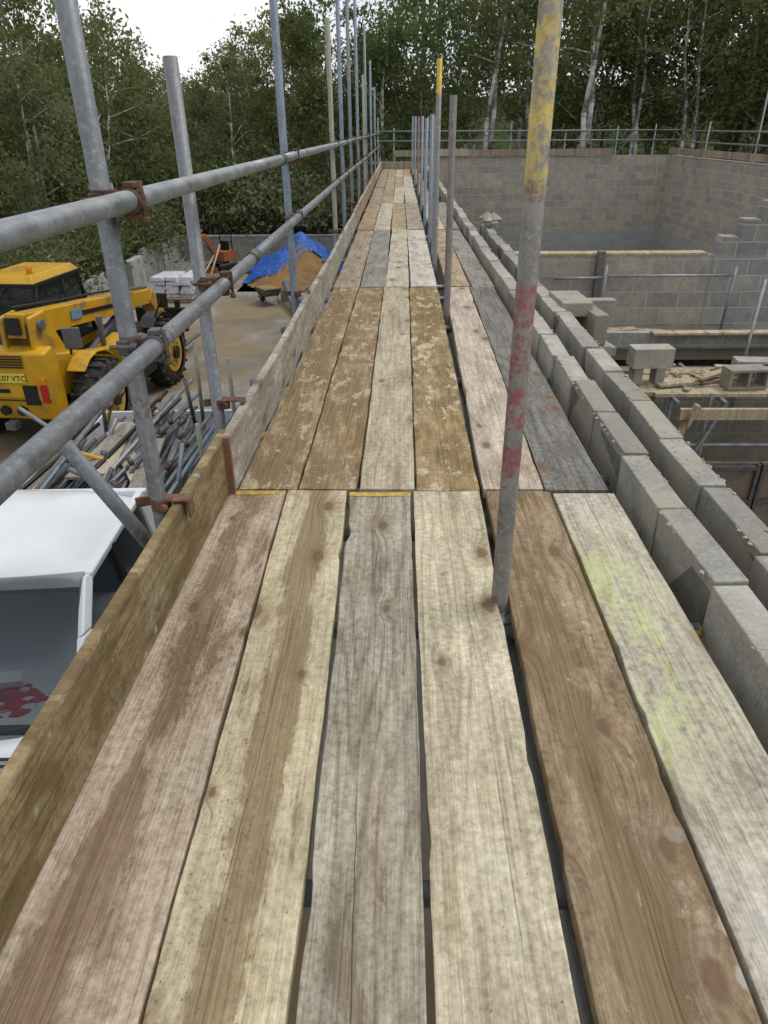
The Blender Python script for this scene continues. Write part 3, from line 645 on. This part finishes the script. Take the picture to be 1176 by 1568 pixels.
def wheel(par,x,y,r,w,out,hubm):
    b=B(); prof=[(-.5,.70),(-.5,.86),(-.42,.96),(-.2,1.),(.2,1.),(.42,.96),(.5,.86),(.5,.70)]; n=36
    vs=[];fs=[]
    for i in range(n):
        a=2*math.pi*i/n
        for u,q in prof: vs.append((u*w,math.cos(a)*q*r,math.sin(a)*q*r))
    m_=len(prof)
    for i in range(n):
        for k in range(m_-1): fs.append([i*m_+k,i*m_+k+1,((i+1)%n)*m_+k+1,((i+1)%n)*m_+k])
    b.add(vs,fs,tyre,True)
    for i in range(20):
        for s in(-1,1):
            a=2*math.pi*(i+.25*s)/20
            b.box((s*w*.24,math.cos(a)*r*1.0,math.sin(a)*r*1.0),(w*.5,.045*r/.6,.05),tyre,(a-math.pi/2,0,s*.0))
    b.tube((-w*.42,0,0),(w*.40*1,0,0),r*.71,greyp,28)
    b.tube((out*w*.28,0,0),(out*w*.46,0,0),r*.66,hubm,28,r*.60); b.tube((out*w*.46,0,0),(out*w*.5,0,0),r*.42,hubm,20); b.tube((out*w*.5,0,0),(out*w*.62,0,0),r*.2,blackm,16)
    for i in range(8):
        a=i*math.pi/4; b.tube((out*w*.5,math.cos(a)*r*.31,math.sin(a)*r*.31),(out*w*.54,math.cos(a)*r*.31,math.sin(a)*r*.31),.02,greyp,6)
    b.build('wheel',par,loc=(x,y,r))
for sx in(-1,1):
    for sy in(-1,1): wheel(th,sx*.97,sy*1.32,.62,.42,sx,yel)
b=B(); b.box((0,0,.78),(.95,4.3,.42),blackm); b.box((0,1.32,.62),(1.5,.25,.25),greyp); b.box((0,-1.32,.62),(1.5,.25,.25),greyp); b.build('chassis',th,.02)
b=B(); b.prism([(-2.22,.55),(-2.34,.95),(-2.30,1.60),(-2.05,1.66),(-1.95,1.5),(-1.95,.55)],-.74,.74,yel); b.prism([(-1.95,.8),(-1.95,1.50),(-1.0,1.30),(-1.0,.8)],-.66,.66,yel)
b.prism([(-2.2,1.6),(-2.15,2.08),(-1.75,2.10),(-1.3,1.35),(-1.8,1.35)],.06,.13,yel); b.prism([(-2.2,1.6),(-2.15,2.08),(-1.75,2.10),(-1.3,1.35),(-1.8,1.35)],.49,.56,yel)
b.build('rear_counterweight',th,.035,seg=3)
b=B(); b.box((.12,-2.345,1.24),(.54,.02,.14),plateY); b.box((-.64,-2.34,1.0),(.10,.05,.26),redl); b.box((.64,-2.34,1.0),(.10,.05,.26),redl); b.box((.64,-2.345,1.2),(.10,.05,.10),orl)
for x in(-.35,-.08,.19): b.tube((x,-2.24,.72),(x,-2.335,.72),.075,blackm,18)
for i in range(5): b.box((.0,-2.338+.002*i,1.40+.04*i),(.8,.02,.018),blackm)
b.box((.42,-2.335,.98),(.22,.03,.30),blackm); b.box((0,-2.34,.50),(.16,.16,.12),greyp); b.box((0,-2.345,.90),(1.0,.012,.02),blackm); b.box((-.2,-2.342,1.04),(.6,.012,.06),blackm); b.build('rear_lights_and_plate',th,.004)
tx=bpy.data.curves.new('plate_text','FONT'); tx.body='GK07 VTC'; tx.size=.115; tx.extrude=.002; tx.materials.append(blackm)
to=bpy.data.objects.new('plate_text',tx); COL.objects.link(to); to.parent=th; to.location=(-.125,-2.358,1.202); to.rotation_euler=(math.pi/2,0,0)
b=B(); cx0,cx1=-1.12,-.10
for (x,yb,yt) in((cx0,-.95,-.72),(cx1,-.95,-.72),(cx0,.85,.62),(cx1,.85,.62)):
    b.tube((x,yb,1.15),(x+(.04 if x==cx0 else -.02),yt,2.26),.04,blackm,8)
ym=(-.95+.85)/2
b.box(((cx0+cx1)/2,ym,2.33),(1.0,1.50,.11),yel,top=(.86,.86)); b.box(((cx0+cx1)/2,ym,2.25),(1.05,1.58,.06),blackm)
b.box(((cx0+cx1)/2,ym,.95),(1.02,1.85,.42),yel); b.box(((cx0+cx1)/2,ym,1.17),(1.04,1.87,.04),blackm); b.tube((cx0+.02,0,1.15),(cx0+.04,0,2.2),.03,blackm,8); b.tube((cx1,.1,1.15),(cx1-.02,.1,2.25),.025,blackm,8); b.tube((-.3,-.5,2.38),(-.3,-.5,2.5),.05,orl,12)
b.build('cab_frame',th,.02)
b=B()
def quad(b,a,m): b.add(a,[[0,1,2,3]],m)
quad(b,[(cx0,-.95,1.19),(cx1,-.95,1.19),(cx1-.02,-.73,2.22),(cx0+.04,-.73,2.22)],glass)
quad(b,[(cx0,.85,1.19),(cx1,.85,1.19),(cx1-.02,.63,2.22),(cx0+.04,.63,2.22)],glass)
quad(b,[(cx0,-.95,1.19),(cx0,.85,1.19),(cx0+.04,.63,2.22),(cx0+.04,-.73,2.22)],glass)
quad(b,[(cx1,-.95,1.19),(cx1,.85,1.19),(cx1-.02,.63,2.22),(cx1-.02,-.73,2.22)],glass)
b.build('cab_windows',th)
b=B(); b.box((-.6,-.1,1.3),(.5,.5,.16),blackm); b.box((-.6,-.35,1.6),(.48,.14,.6),blackm); b.tube((-.6,.45,1.2),(-.6,.3,1.55),.03,blackm,8); b.tube((-.6,.29,1.54),(-.6,.27,1.57),.18,blackm,16); b.build('seat_and_wheel',th,.03)
b=B() 
def beam(b,p,q,w,h,m):
    p=Vector(p);q=Vector(q);d=q-p; a=math.atan2(d.z,d.y); b.box((p+q)/2,(w,d.length,h),m,(a,0,0))
beam(b,(.31,-2.15,1.95),(.31,1.5,1.55),.28,.34,yel); beam(b,(.31,1.4,1.56),(.31,2.35,1.46),.23,.27,yel); beam(b,(.31,2.3,1.50),(.31,2.75,.98),.25,.27,yel)
b.tube((.0,-1.95,1.93),(.62,-1.95,1.93),.08,greyp,16)
b.tube((.31,-.4,1.0),(.31,.9,1.38),.06,greyp,12); b.tube((.31,1.2,1.78),(.31,2.2,1.66),.035,greyp,10); b.build('boom',th,.025)
b=B(); b.box((.31,-2.2,1.96),(.20,.05,.24),blackm,(-.1,0,0)); b.box((.463,.2,1.70),(.01,1.6,.07),blackm,(-.11,0,0)); b.build('boom_details',th,.004)
b=B(); b.box((.31,2.95,.85),(1.1,.1,.5),blackm); 
for x in(-.05,.67): b.box((x,3.0,.75),(.1,.08,1.0),blackm); b.box((x,3.5,.27),(.12,1.0,.045),greyp)
b.build('fork_carriage',th,.01)
b=B(); b.prism([(-.62,.72),(-.66,1.22),(.1,1.30),(.60,1.12),(.70,.95),(.62,.72)],.60,1.14,yel); b.box((.87,0,.62),(.5,1.1,.2),blackm)
for i in range(6): b.box((1.145,-.2+.08*i,1.05),(.012,.03,.22),blackm)
b.build('engine_cover',th,.05,seg=3)
b=B()
for sx in(-1,1):
    for sy in(-1,1):
        for k in range(4):
            a=math.radians(60+20*k); b.box((sx*.88,sy*1.32+math.cos(a)*.74,.62+math.sin(a)*.74),(.30,.27,.025),yel if sy<0 else blackm,(a-math.pi/2,0,0))
b.build('mudguards',th,.008)
b=B(); b.tube((.75,-1.6,1.4),(.9,-1.75,1.75),.02,blackm,8); b.box((.92,-1.77,1.70),(.24,.08,.30),greyp,(0,0,.2)); b.tube((.72,-.5,1.25),(.72,-.5,1.72),.05,greyp,12)
b.tube((.9,1.0,1.1),(1.1,1.2,1.65),.02,blackm,8); b.box((1.12,1.22,1.62),(.18,.06,.26),blackm); b.box((.467,-.7,1.80),(.01,.34,.15),bluew,(-.11,0,0))
b.path([(.16,-1.9,2.16),(.14,-.5,1.98),(.13,.8,1.84),(.15,1.6,1.74)],[.02]*4,blackm,8)
b.build('mirrors_hoses_exhaust',th,.008)
# ------------------------------------------------------------ flatbed truck
tk=empty('flatbed_truck',(-2.70,0,0),(0,0,math.radians(2.2)))
b=B()
b.prism([(2.0,-2.95),(1.98,-2.45),(2.12,-2.15),(2.9,-1.80),(4.85,-1.80),(4.85,-2.95)],-1.0,1.0,whitep)
b.build('cab_body',tk,.07,seg=4)
b=B(); zt=-1.17
n=16; vs=[];fs=[]
def roofp(u,v):
    uu=u*math.sqrt(1-.10*v*v) ; vv=v*math.sqrt(1-.10*u*u)
    z=zt-.10+.15*(1-abs(u)**5)*(1-abs(v)**7)+.010*math.cos(u*10)*(1-u**2)*(1-v**8)
    return (uu*.90,4.14+vv*.64,z)
for j in range(n+1):
    for i in range(n+1): vs.append(roofp(math.sin((i/n-.5)*math.pi),math.sin((j/n-.5)*math.pi)))
for j in range(n):
    for i in range(n): fs.append([j*(n+1)+i,j*(n+1)+i+1,(j+1)*(n+1)+i+1,(j+1)*(n+1)+i])
b.add(vs,fs,whitep,True); b.build('roof',tk)
def strip(b,pts,wid,m):
    for k in range(len(pts)-1):
        p,q=Vector(pts[k]),Vector(pts[k+1]); w=Vector(wid)*.5; nrm=(q-p).cross(w).normalized()*.03
        vs=[p-w-nrm,p+w-nrm,p+w+nrm,p-w+nrm,q-w-nrm,q+w-nrm,q+w+nrm,q-w+nrm]
        b.add(vs,[[0,1,2,3],[4,7,6,5],[0,4,5,1],[1,5,6,2],[2,6,7,3],[3,7,4,0]],m)
b=B()
for s in(-1,1):
    strip(b,[(s*.965,2.92,-1.83),(s*.925,3.30,-1.45),(s*.87,3.62,-1.23)],(.0+s*.03,.09,.0),whitep)
    strip(b,[(s*.985,3.98,-1.83),(s*.885,4.0,-1.23)],(0,.07,0),blackm)
    strip(b,[(s*.985,4.74,-1.83),(s*.885,4.70,-1.23)],(0,.16,0),whitep)
    strip(b,[(s*.885,3.60,-1.235),(s*.885,4.75,-1.235)],(0.0,.0,.05),whitep)
b.box((0,4.76,-1.52),(1.86,.06,.62),whitep); b.tube((-.95,2.88,-1.82),(.95,2.88,-1.82),.035,blackm,8)
b.build('pillars',tk,.012)
b=B()
n=12; vs=[];fs=[]
for j in range(n+1):
    f=j/n
    for i in range(n+1):
        u=i/n*2-1; hw=.95+(.87-.95)*f; y=2.90+(3.60-2.90)*(f**1.08)-.12*(1-u*u)*(1-.4*f); vs.append((u*hw,y,-1.83+(zt-.03+1.83)*f))
for j in range(n):
    for i in range(n): fs.append([j*(n+1)+i,j*(n+1)+i+1,(j+1)*(n+1)+i+1,(j+1)*(n+1)+i])
b.add(vs,fs,glass,True)
for s in(-1,1): quad(b,[(s*.98,2.96,-1.8),(s*.99,4.74,-1.8),(s*.89,4.7,-1.22),(s*.88,3.64,-1.22)],glass)
b.build('windows',tk)
b=B(); b.prism([(2.8,-2.1),(2.78,-1.90),(3.2,-1.82),(3.35,-1.92),(3.35,-2.3)],-.94,.94,blackm)
for x in(-.5,.0,.55): b.box((x,4.0,-2.05),(.48,.5,.2),greyp); b.box((x,4.3,-1.7),(.46,.14,.62),greyp); b.box((x,4.32,-1.38),(.25,.12,.16),greyp)
b.box((0,3.9,-2.3),(1.86,1.7,.2),blackm)
b.tube((-.45,3.4,-1.75),(-.45,3.43,-1.72),.19,blackm,20); b.build('dashboard_and_seats',tk,.03)
redc=plain('red_cloth',(.50,.02,.04),.9,0,.4,15); 
b=B(); n=22; vs=[];fs=[]
for j in range(n+1):
    for i in range(n+1):
        u=i/n*2-1; v=j/n*2-1; d=math.hypot(u,v)
        vs.append((.45+u*.30*(1+.15*math.sin(v*7)),3.10+v*.16*(1+.2*math.sin(u*6)),-1.835+.085*max(0,1-d**3)*(.7+.3*math.sin(u*11+v*5)+.25*math.sin(v*13-u*8))))
for j in range(n):
    for i in range(n):
        if math.hypot((i+.5)/n*2-1,(j+.5)/n*2-1)<1: fs.append([j*(n+1)+i,j*(n+1)+i+1,(j+1)*(n+1)+i+1,(j+1)*(n+1)+i])
b.add(vs,fs,redc,True); b.build('red_cloth',tk)
b=B(); b.tube((.80,3.22,-1.80),(.80,3.22,-1.69),.035,whitep,16,.045); b.box((.45,3.2,-1.715),(.14,.1,.05),whitep,(.1,.2,.4)); b.tube((.3,2.98,-1.80),(.5,3.02,-1.80),.012,yellowp,8); b.box((.84,3.05,-1.81),(.12,.12,.015),bluew); b.build('cup_and_litter',tk,.006)
b=B()
for i in range(7): b.box((.35,2.50+.035*i,-1.965+.0157*i+.006),(1.2,.018,.012),blackm,(.42,0,0))
b.box((.75,2.30,-2.055),(.35,.14,.012),plateY,(.42,0,0)); b.tube((-.6,2.82,-1.80),(.1,2.86,-1.74),.008,blackm,6); b.tube((.1,2.74,-1.81),(.8,2.86,-1.75),.008,blackm,6)
b.box((0,1.97,-2.6),(1.3,.04,.3),blackm)
for s in(-1,1): b.box((s*.8,2.02,-2.35),(.32,.12,.2),glass); b.box((s*1.16,3.25,-1.55),(.16,.12,.32),blackm); b.tube((s*1.0,3.2,-1.65),(s*1.12,3.25,-1.6),.02,blackm,8)
b.build('grille_wipers_mirrors',tk,.004)
for s in(-1,1):
    wheel(tk,s*.85,2.75,.36,.24,s,greyp); wheel(tk,s*.85,7.4,.36,.24,s,greyp)
for o in tk.children:
    if o.name.startswith('wheel'): o.location.z=G+.36
b=B(); b.box((0,7.0,-2.55),(2.0,4.2,.12),greyp); 
for s in(-1,1): b.box((s*1.0,7.0,-2.35),(.04,4.2,.34),whitep)
b.box((0,9.1,-2.35),(2,.04,.34),whitep)
for s in(-1,1): b.box((s*.9,5.0,-1.95),(.06,.06,1.1),greyp)
b.box((0,5.0,-1.38),(1.9,.06,.06),greyp); b.box((0,5.0,-1.7),(1.9,.04,.04),greyp)
b.build('bed',tk,.008)
b=B()
for k in range(64):
    x=R.uniform(-.85,.9); z=-2.42+R.uniform(0,.62); a=R.uniform(-.14,.14); y0=R.uniform(5.1,6.0); L=R.uniform(2.0,3.8)
    m=R.choice([galv,galv3,oldt,galv2,blackm,galv]); b.tube((x-a*L/2,y0,z),(x+a*L/2,y0+L,z+R.uniform(-.1,.12)),RT,m,10)
for k in range(4):
    x=R.uniform(-.7,.6); b.box((x,6.6+R.uniform(-.6,.6),-1.86+.03*k),(.18,R.uniform(1.2,2.0),.03),R.choice([Wfar[1],Wfar[2]]),(0,0,R.uniform(-.5,.5)))
for k in range(12):
    x=R.uniform(-.9,.95); y=R.uniform(5.2,8.6); b.tube((x,y,-2.1),(x+R.uniform(-.9,.9),y+R.uniform(-.4,.4),-1.6+R.uniform(0,.15)),RT,R.choice([galv,galv3,dgalv,yel]),8)
for k in range(22):
    x=R.uniform(-.9,.95); y=R.uniform(5.2,8.6); b.tube((x,y,-1.79),(x+R.uniform(-.06,.06),y+.05,-1.73),.03,R.choice([dgalv,rust,dgalv]),8)
for x,y in((.98,6.3),(1.0,8.0),(.45,8.6),(.2,7.2)): b.tube((x,y,-2.4),(x+R.uniform(-.04,.04),y,-1.25+R.uniform(-.1,.2)),RT,beige,10)
b.build('scaffold_tube_load',tk)
b=B()
for k in range(14): 
    x=-1.75+.05*(k%7)+R.uniform(-.02,.02); b.tube((x,6.8+R.uniform(0,.5),G+.03+.05*(k//7)+.5),(x-.3,10.6+R.uniform(-.4,.4),G+.03+.05*(k//7)+.5),RT,R.choice([galv,galv3,oldt]),10)
for y in(7.5,10): b.box((-1.75,y,G+.25),(.8,.1,.5),timber)
b.build('stacked_tubes')
# ------------------------------------------------------------ yard items
whitebag=plain('white_bag',(.62,.62,.66),.5,0,.15,12,(.40,.28,.38),.3,.1)
b=B(); 
for k in range(3): b.box((-6.55,21.2+.5*(k-1),G+.05),(1.15,.1,.1),timber)
b.box((-6.55,21.2,G+.12),(1.2,1.2,.03),timber)
for L in range(5):
    for i in range(3):
        for j in range(2): b.box((-6.95+.40*i+R.uniform(-.04,.04),20.95+.55*j+R.uniform(-.04,.04),G+.19+.115*L),(.39,.54,.11),whitebag,(R.uniform(-.08,.08),R.uniform(-.08,.08),R.uniform(-.15,.15)),top=(.86,.9))
b.build('pallet_of_bags',bevel=.04,seg=3)
earth=concrete('excavated_earth',(.30,.175,.075),3,(.21,.125,.055),.3)
def mound(name,cx,cy,rx,ry,h,mat,seed,n=46,lift=0.,crop=None):
    rg=random.Random(seed); ph=[rg.uniform(0,6) for _ in range(8)]; b=B(); vs=[];fs=[]
    for j in range(n+1):
        for i in range(n+1):
            u=i/n*2-1; v=j/n*2-1; d=math.hypot(u,v)
            z=h*max(0,(1-d**1.5))*(1+.18*math.sin(u*5+ph[0])*math.cos(v*4+ph[1]))+.05*math.sin(u*13+ph[2]+v*7)*max(0,1-d)+(rg.uniform(-.025,.025) if d<1 else 0)+lift
            vs.append((cx+u*rx,cy+v*ry,G+max(z,-.02 if not crop else z)))
    for j in range(n):
        for i in range(n):
            u=(i+.5)/n*2-1; v=(j+.5)/n*2-1
            if crop and not crop(u,v): continue
            fs.append([j*(n+1)+i,j*(n+1)+i+1,(j+1)*(n+1)+i+1,(j+1)*(n+1)+i])
    b.add(vs,fs,mat,True); return b.build(name)
mound('earth_pile',-3.2,24.2,1.85,2.0,1.15,earth,4)
tarp,t=newmat('blue_tarpaulin'); co=N(t,'ShaderNodeTexCoord').outputs['Object']; n=NO(t,co,3,5,.6,.8); OUT(t,MIX(t,MR(t,n,.3,.7),(.01,.07,.34),(.02,.15,.58)),.45,0,n,1.,.12,.5)
mound('blue_tarpaulin',-3.2,24.3,1.92,2.0,1.20,tarp,4,lift=.045,crop=lambda u,v:(v>-.52+.14*math.sin(u*5)+.12*u) and abs(u)<.98)
b=B(); b.add([(-5.4,25.3,G+.05),(-4.2,24.6,G+.3),(-3.9,25.4,G+.75),(-5.1,26.4,G+.35)],[[0,1,2,3]],tarp); b.build('tarp_corner')
wb=empty('wheelbarrow',(-3.75,20.5,G),(0,0,.6)); 
b=B(); b.box((0,0,.45),(.50,.70,.26),plain('barrow_green',(.08,.09,.07),.6,0,.3,8,(.2,.14,.08),.4),top=(1.35,1.3)); b.box((0,0,.575),(.60,.82,.02),earth)
for s in(-1,1): b.tube((s*.2,.5,.2),(s*.3,-.85,.55),.018,greyp,8); b.tube((s*.24,-.2,.35),(s*.24,-.35,0),.018,greyp,8)
b.build('tray_and_frame',wb,.01); b=B(); b.tube((-.04,.55,.2),(.04,.55,.2),.2,tyre,20); b.tube((-.05,.55,.2),(.05,.55,.2),.1,greyp,14); b.build('wheel',wb)
wb.scale=(.8,.8,.8)
b=B(); b.tube((-3.35,21.2,G+.45),(-2.75,18.9,G+.12),.1,galv,18); b.box((-3.3,21,G+.15),(.3,.3,.3),blk); b.build('concrete_pipe')
mx_=empty('mini_excavator',(-6.3,26.0,G),(0,0,2.6)); orp=plain('orange_machine_paint',(.40,.12,.04),.5,0,.15,5,(.2,.13,.08),.3)
b=B()
for s in(-1,1): b.box((s*.4,0,.18),(.22,1.3,.32),blackm)
b.build('tracks',mx_,.12,seg=4)
b=B(); b.box((0,-.2,.62),(.85,.95,.4),orp); b.box((0,0,.38),(.5,.5,.16),greyp); b.box((0,-.3,1.0),(.45,.15,.4),blackm)
for s in(-1,1): b.tube((s*.38,-.4,.8),(s*.38,-.4,1.7),.03,blackm,8)
b.tube((-.38,-.4,1.7),(.38,-.4,1.7),.03,blackm,8); b.build('body',mx_,.05,seg=3)
b=B(); beam(b,(0,.35,.6),(0,1.0,1.55),.14,.2,orp); beam(b,(0,.98,1.52),(0,1.45,1.4),.13,.18,orp); beam(b,(0,1.42,1.48),(0,1.6,.6),.12,.15,orp); b.box((0,1.5,.45),(.35,.3,.3),greyp,(.4,0,0)); b.box((0,.9,.15),(1.0,.06,.25),orp); b.tube((.0,.5,.75),(0,1.1,1.2),.04,greyp,8); b.build('digging_arm',mx_,.015)
mx_.scale=(.72,.72,.8)
b=B()
for k in range(6): b.tube((-7.4+.25*k,23+R.uniform(-.5,.5),G),(-7.2+.25*k,24.5,G+R.uniform(.5,1.2)),.03,R.choice([galv,timber,galv3]),8)
b.box((-8.2,22.5,-2.7),(.25,1.2,.9),pw); b.build('leaning_tubes')
# ------------------------------------------------------------ world / lights / camera
w=bpy.data.worlds.new('World'); sc.world=w; w.use_nodes=True; t=w.node_tree; t.nodes.clear()
EL=math.radians(60); AZ=math.radians(62)
sky=N(t,'ShaderNodeTexSky'); sky.sky_type='NISHITA'; sky.sun_disc=False; sky.sun_elevation=EL; sky.sun_rotation=AZ; sky.air_density=1.2; sky.dust_density=2.
tc=N(t,'ShaderNodeTexCoord').outputs['Generated']; s=SEP(t,tc)
cv=XYZ(t,s[0],s[1],M(t,'MULTIPLY',s[2],2.5)); n=NO(t,cv,2.6,6,.6,.3)
cl=MIX(t,MR(t,n,.35,.6),(5.2,5.7,6.4),(7.4,7.4,7.3))
cc=MIX(t,MR(t,NO(t,cv,1.4,4,.6),.3,.5,.65,.94),sky.outputs[0],cl)
bg=N(t,'ShaderNodeBackground',{'Color':cc,'Strength':.148}); o=N(t,'ShaderNodeOutputWorld'); t.links.new(bg.outputs[0],o.inputs[0])
l=bpy.data.lights.new('sun','SUN'); l.energy=1.45; l.angle=math.radians(20); l.color=(1,.965,.91); lo_=bpy.data.objects.new('sun',l); COL.objects.link(lo_)
d=Vector((math.sin(AZ)*math.cos(EL),math.cos(AZ)*math.cos(EL),math.sin(EL))); lo_.rotation_euler=d.to_track_quat('Z','Y').to_euler()
f=1073.
yc=Vector(((612-588)/f,(784-195)/f,-1)).normalized(); dn=Vector((19/f,-1956/f,-1)).normalized(); zc=-dn; zc=(zc-yc*zc.dot(yc)).normalized(); xc=yc.cross(zc)
Mx=Matrix((xc,yc,zc)).to_4x4(); Mx.translation=Vector((0,0,1.22))
cam=bpy.data.cameras.new('camera'); co_=bpy.data.objects.new('camera',cam); COL.objects.link(co_); co_.matrix_world=Mx
cam.sensor_width=36; cam.sensor_fit='AUTO'; cam.lens=36*f/1568; cam.clip_start=.02; cam.clip_end=2000
sc.camera=co_
sc.view_settings.view_transform='Standard'; sc.view_settings.look='None'; sc.view_settings.exposure=0
